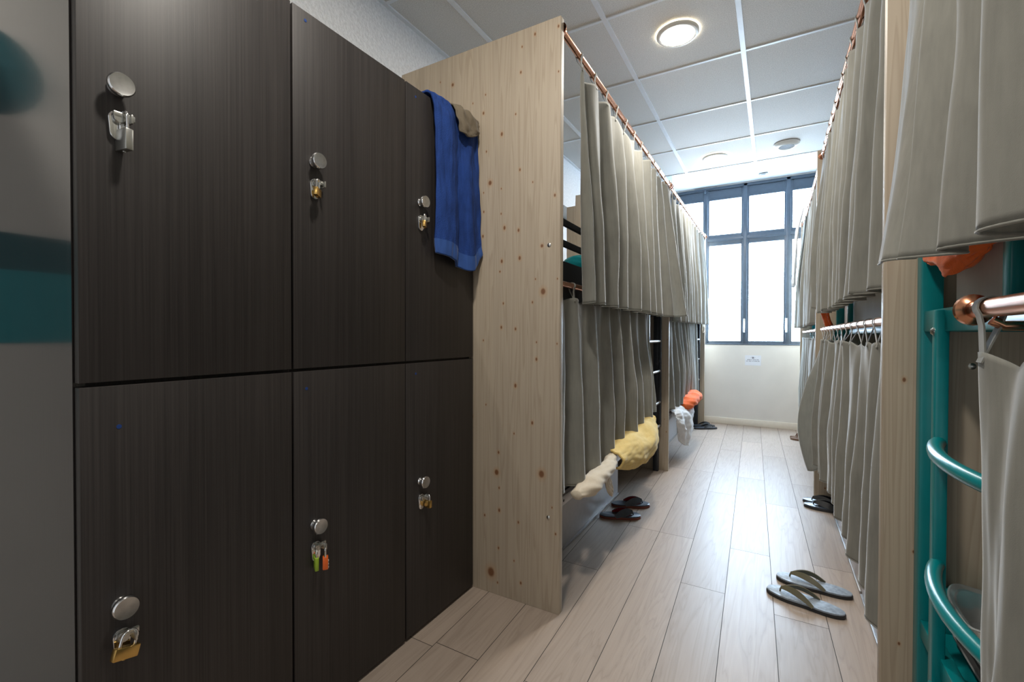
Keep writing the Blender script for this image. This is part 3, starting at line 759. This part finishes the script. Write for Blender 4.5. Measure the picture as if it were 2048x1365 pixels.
sheet('blanket', [[(-.79, 2.22, .475), (-.79, 2.45, .49), (-.79, 2.72, .50), (-.79, 2.95, .52), (-.79, 3.06, .53)],
                  [(-.695, 2.21, .475), (-.69, 2.42, .50), (-.685, 2.70, .505), (-.69, 2.93, .53), (-.69, 3.05, .53)],
                  [(-.640, 2.20, .45), (-.625, 2.42, .455), (-.605, 2.64, .46), (-.618, 2.86, .48), (-.655, 3.00, .51)],
                  [(-.648, 2.20, .41), (-.618, 2.40, .39), (-.590, 2.58, .385), (-.602, 2.78, .41), (-.650, 2.96, .46)],
                  [(-.672, 2.20, .395), (-.640, 2.37, .358), (-.620, 2.52, .345), (-.632, 2.68, .352), (-.675, 2.86, .42)]],
      'yellow', 'yellow blanket spilling out below the left lower curtain', 'blanket', nu=80, nv=60, th=.010, fold=.008, ff=2, seed=9, crease=.004)
roll('pillow', [(-.86, 3.22, .53), (-.845, 3.30, .535), (-.838, 3.40, .535), (-.842, 3.49, .535), (-.86, 3.54, .53)], [.02, .058, .062, .058, .02], 'yellow', 'yellow pillow beside the dark ladder post', 'pillow', seed=11, wr=.14, squash=.75)
roll('headrest', [(-1.18, 2.86, 1.47), (-1.17, 2.93, 1.49), (-1.165, 3.02, 1.485), (-1.17, 3.10, 1.46)], [.06, .135, .14, .06], 'teal_cloth', 'rounded teal bundle on the first left upper bunk', 'bundle', seed=21, wr=.12)
# second left bunk
roll('towel', [(-.69, 4.16, .435), (-.665, 4.30, .45), (-.655, 4.50, .47), (-.66, 4.68, .47), (-.70, 4.80, .47)], [.035, .065, .07, .072, .05], 'orange', 'orange towel bulging under far left lower curtain', 'towel', seed=31, wr=.18)
sheet('bed_sheet', [[(-.72, 3.82, .46), (-.71, 4.05, .455), (-.70, 4.32, .44), (-.705, 4.55, .43)], [(-.67, 3.80, .41), (-.65, 4.0, .40), (-.64, 4.28, .385), (-.655, 4.52, .38)], [(-.665, 3.86, .30), (-.63, 4.03, .27), (-.62, 4.25, .26), (-.65, 4.46, .29)], [(-.67, 3.96, .17), (-.64, 4.05, .125), (-.63, 4.18, .12), (-.66, 4.36, .18)]],
      'white_cloth', 'white sheet hanging down below far left lower curtain', 'sheet', nu=40, nv=50, th=.005, fold=.012, ff=3, seed=14, crease=.008)
sheet('cloth', [[(-.70, 5.33, 1.21), (-.69, 5.40, 1.22), (-.70, 5.47, 1.215)], [(-.68, 5.34, 1.15), (-.665, 5.40, 1.14), (-.685, 5.46, 1.15)], [(-.69, 5.38, 1.09), (-.68, 5.42, 1.08), (-.69, 5.46, 1.09)]], 'cream', 'cream cloth hanging by far left spruce panel under the curtain', 'cloth', nu=20, nv=24, fold=.006, ff=2, seed=5)
# right bunks
sheet('towel', [[(.42, 3.12, 1.256), (.42, 3.24, 1.256), (.42, 3.36, 1.256)], [(.285, 3.13, 1.262), (.272, 3.24, 1.268), (.275, 3.35, 1.26)], [(.272, 3.14, 1.19), (.252, 3.25, 1.19), (.262, 3.36, 1.19)], [(.288, 3.15, 1.118), (.278, 3.25, 1.105), (.280, 3.34, 1.12)]],
      'orange', 'orange towel on the middle right upper bunk by the spruce panel', 'towel', nu=40, nv=40, th=.010, fold=.010, ff=2, seed=8)
sheet('towel', [[(.50, .70, 1.258), (.50, .95, 1.262), (.50, 1.20, 1.262), (.50, 1.36, 1.256)], [(.36, .72, 1.264), (.36, .95, 1.268), (.355, 1.20, 1.268), (.36, 1.375, 1.262)], [(.325, .76, 1.25), (.318, .98, 1.258), (.308, 1.20, 1.262), (.318, 1.40, 1.255)], [(.322, .86, 1.228), (.312, 1.02, 1.224), (.296, 1.19, 1.206), (.300, 1.38, 1.226)], [(.330, .96, 1.222), (.322, 1.06, 1.206), (.306, 1.18, 1.172), (.308, 1.30, 1.196)]],
      'orange', 'orange towel over the pinkish mattress under big foreground curtain', 'towel', nu=60, nv=50, th=.010, fold=.005, ff=2, seed=12, crease=.004)
sheet('shirt', [[(.225, 4.86, 2.20), (.215, 4.95, 2.205), (.22, 5.06, 2.19)], [(.185, 4.85, 2.02), (.172, 4.97, 2.02), (.185, 5.08, 2.00)], [(.170, 4.86, 1.78), (.158, 4.98, 1.78), (.175, 5.09, 1.77)], [(.160, 4.88, 1.52), (.150, 4.98, 1.50), (.165, 5.08, 1.52)]],
      'white_cloth', 'pale garment hung on the far right upper curtain rod', 'garment', nu=40, nv=60, th=.006, fold=.010, ff=3, seed=19)
# cloudy plastic container on the nearest lower bunk
t = thing('plastic_container', 'cloudy plastic tub behind the teal ladder at right edge', 'container', (.40, 1.22, .43))
bm = B(); n = 6
def tubo(w, d): return [(w*math.copysign(abs(math.cos(a))**.5, math.cos(a)), d*math.copysign(abs(math.sin(a))**.5, math.sin(a))) for a in [2*PI*k/40 for k in range(40)]]
rings = []
for w, d, z in ((.060, .085, .43), (.072, .097, .505), (.082, .107, .51), (.079, .104, .512), (.069, .094, .503), (.057, .082, .436)):
    rings.append([bm.verts.new(V((.40+a, 1.22+b, z+(.008*math.cos(3*k*2*PI/40) if z > .5 else 0)))) for k, (a, b) in enumerate(tubo(w, d))])
for A, Bq in zip(rings, rings[1:]):
    for k in range(40): bm.faces.new((A[k], A[(k+1) % 40], Bq[(k+1) % 40], Bq[k]))
bm.faces.new(rings[0][::-1]); bm.faces.new(rings[-1])
obj('tub', bm, 'clear', t)
bm = B(); lathe(bm, [(0, .004), (.045, .004), (.05, .012), (.045, .03), (.02, .04), (0, .042)], (.40, 1.22, .436), (0, 0, 1), 24); obj('contents', bm, 'cream', t)

# ------------------------------------------------------------------ flip-flops
def sole_outline(Ln, W, side, n=44):
    o = []
    for k in range(n):
        a = 2*PI*k/n; y = Ln/2*math.cos(a)
        q = y/(Ln/2)
        w = W/2*(1-.20*math.exp(-((q+.12)/.38)**2)) * (1.0+.10*q)
        x = w*math.copysign(abs(math.sin(a))**.80, math.sin(a))+side*.006*q
        o.append((x, y))
    return o
def flipflop(loc, rz, side, smat, emat, tmat, label, group, Ln=.268, W=.098, lining=None, wide=.012, cover=False, cat='flip-flop', name='flip_flop'):
    t = thing(name, label, cat, loc, group); o0 = V(loc)
    bm = B(); o = sole_outline(Ln, W, side); prism(bm, [(o0.x+x, o0.y+y) for x, y in o], o0.z+.001, o0.z+.013, .002); obj('outsole', bm, emat, t)
    bm = B(); prism(bm, [(o0.x+x*.975, o0.y+y*.985) for x, y in o], o0.z+.0125, o0.z+.019, .0025); obj('footbed', bm, smat, t)
    toe = V((side*.010, Ln*.315, .019))
    for sd in (-1, 1):
        e = V((sd*W*.40, -Ln*.15, .017)); mid = V((sd*W*.30+side*.003, Ln*.10, .052 if wide < .03 else .036))
        pts = [];
        for k in range(15):
            f = k/14; p = (1-f)**2*(toe+V((0, -.004, .016)))+2*(1-f)*f*(mid+V((0, 0, .012)))+f*f*e; pts.append(o0+p)
        bm = B(); wd = [wide*(.55+.6*math.sin(PI*k/14)) for k in range(15)]
        ribbon(bm, pts, [V((-sd*.25, -.5*sd*0+.35, .0))+V((sd*.5, 0, -.55)) for k in range(15)], wd, .0035)
        st = obj('strap', bm, tmat, t)
        if lining:
            bm = B(); ribbon(bm, [p-V((sd*.0025, 0, .003)) for p in pts[2:]], [V((-sd*.25, .35, 0))+V((sd*.5, 0, -.55)) for k in range(13)], [w*.98 for w in wd[2:]], .0025); obj('lining', bm, lining, st)
    bm = B(); tube(bm, [o0+toe+V((0, 0, -.002)), o0+toe+V((0, -.002, .009)), o0+toe+V((0, -.006, .018))], .0032, 8); obj('toe_post', bm, tmat, t)
    t.rotation_euler.z = rz
    return t
def heading(ax, ay, bx_, by_):   # heel -> toe direction as rotation about z (toe = +y)
    return math.atan2(-(bx_-ax), by_-ay)
g1 = 'grey flip-flops on the right of the aisle'
flipflop((.112, 2.110, 0), heading(.25, 2.06, -.02, 2.155), -1, 'sole_grey', 'rubber', 'olive', 'nearer of the grey-blue flip-flops lying on the aisle floor', g1, wide=.021)
flipflop((.150, 2.262, 0), heading(.29, 2.255, .02, 2.275), 1, 'sole_grey', 'rubber', 'olive', 'farther of the grey-blue flip-flops lying on the aisle floor', g1, wide=.021)
g2 = 'dark red-lined flip-flops by the grey drawer'
flipflop((-.762, 2.585, 0), heading(-.91, 2.51, -.695, 2.635), 1, 'navy', 'red_edge', 'navy', 'nearer dark flip-flop with red strap lining beside grey drawer', g2, Ln=.235, lining='red', wide=.036)
flipflop((-.758, 2.790, 0), heading(-.90, 2.73, -.69, 2.82), -1, 'navy', 'red_edge', 'navy', 'farther dark flip-flop with red strap lining beside grey drawer', g2, Ln=.235, lining='red', wide=.036)
g3 = 'dark flip-flops by the far left spruce panel'
flipflop((-.66, 5.535, 0), heading(-.78, 5.44, -.55, 5.63), 1, 'navy', 'rubber', 'rubber', 'front dark flip-flop at foot of far left spruce panel', g3, wide=.018)
flipflop((-.70, 5.655, 0), heading(-.82, 5.59, -.58, 5.72), -1, 'navy', 'rubber', 'rubber', 'rear dark flip-flop at foot of far left spruce panel', g3, wide=.018)
g4 = 'black slippers under the flared curtain'
flipflop((.300, 3.315, 0), heading(.43, 3.32, .17, 3.35), 1, 'navy', 'rubber', 'rubber', 'nearer black slipper under the flared right curtain', g4, wide=.03)
flipflop((.300, 3.425, 0), heading(.43, 3.45, .17, 3.465), -1, 'navy', 'rubber', 'rubber', 'farther black slipper under the flared right curtain', g4, wide=.03)
g5 = 'brown sandals by the far right spruce panel'
flipflop((.285, 5.395, 0), heading(.42, 5.42, .15, 5.45), 1, 'brown', 'brown', 'brown', 'nearer brown sandal at foot of far right spruce panel', g5, wide=.05, name='sandal', cat='sandal')
flipflop((.285, 5.505, 0), heading(.42, 5.55, .15, 5.56), -1, 'brown', 'brown', 'brown', 'farther brown sandal at foot of far right spruce panel', g5, wide=.05, name='sandal', cat='sandal')

# ------------------------------------------------------------------ light, camera
w = bpy.data.worlds.new('ambient_fill'); scene.world = w; w.use_nodes = True  # even fill light, added to come in through the open end
w.node_tree.nodes['Background'].inputs[0].default_value = (.95, .97, 1.0, 1)
w.node_tree.nodes['Background'].inputs[1].default_value = .6
cam = bpy.data.cameras.new('camera'); co = bpy.data.objects.new('camera', cam); COL.objects.link(co)
cam.sensor_width = 36; cam.lens = 912.16*36/2048; cam.clip_start = .02
yaw, pit, rol = math.radians(29.8627), math.radians(.7137), math.radians(.1222)
Fv = V((-math.sin(yaw)*math.cos(pit), math.cos(yaw)*math.cos(pit), -math.sin(pit))); Rv = V((math.cos(yaw), math.sin(yaw), 0)); Uv = Rv.cross(Fv)
R2 = Rv*math.cos(rol)+Uv*math.sin(rol); U2 = -Rv*math.sin(rol)+Uv*math.cos(rol)
co.matrix_world = Matrix(((R2.x, U2.x, -Fv.x, 0), (R2.y, U2.y, -Fv.y, 0), (R2.z, U2.z, -Fv.z, 1.05), (0, 0, 0, 1)))
scene.camera = co
scene.cycles.diffuse_bounces = 8
scene.view_settings.view_transform = 'Standard'; scene.view_settings.look = 'None'; scene.view_settings.gamma = 1
scene.view_settings.use_curve_mapping = False; scene.view_settings.exposure = 0.18
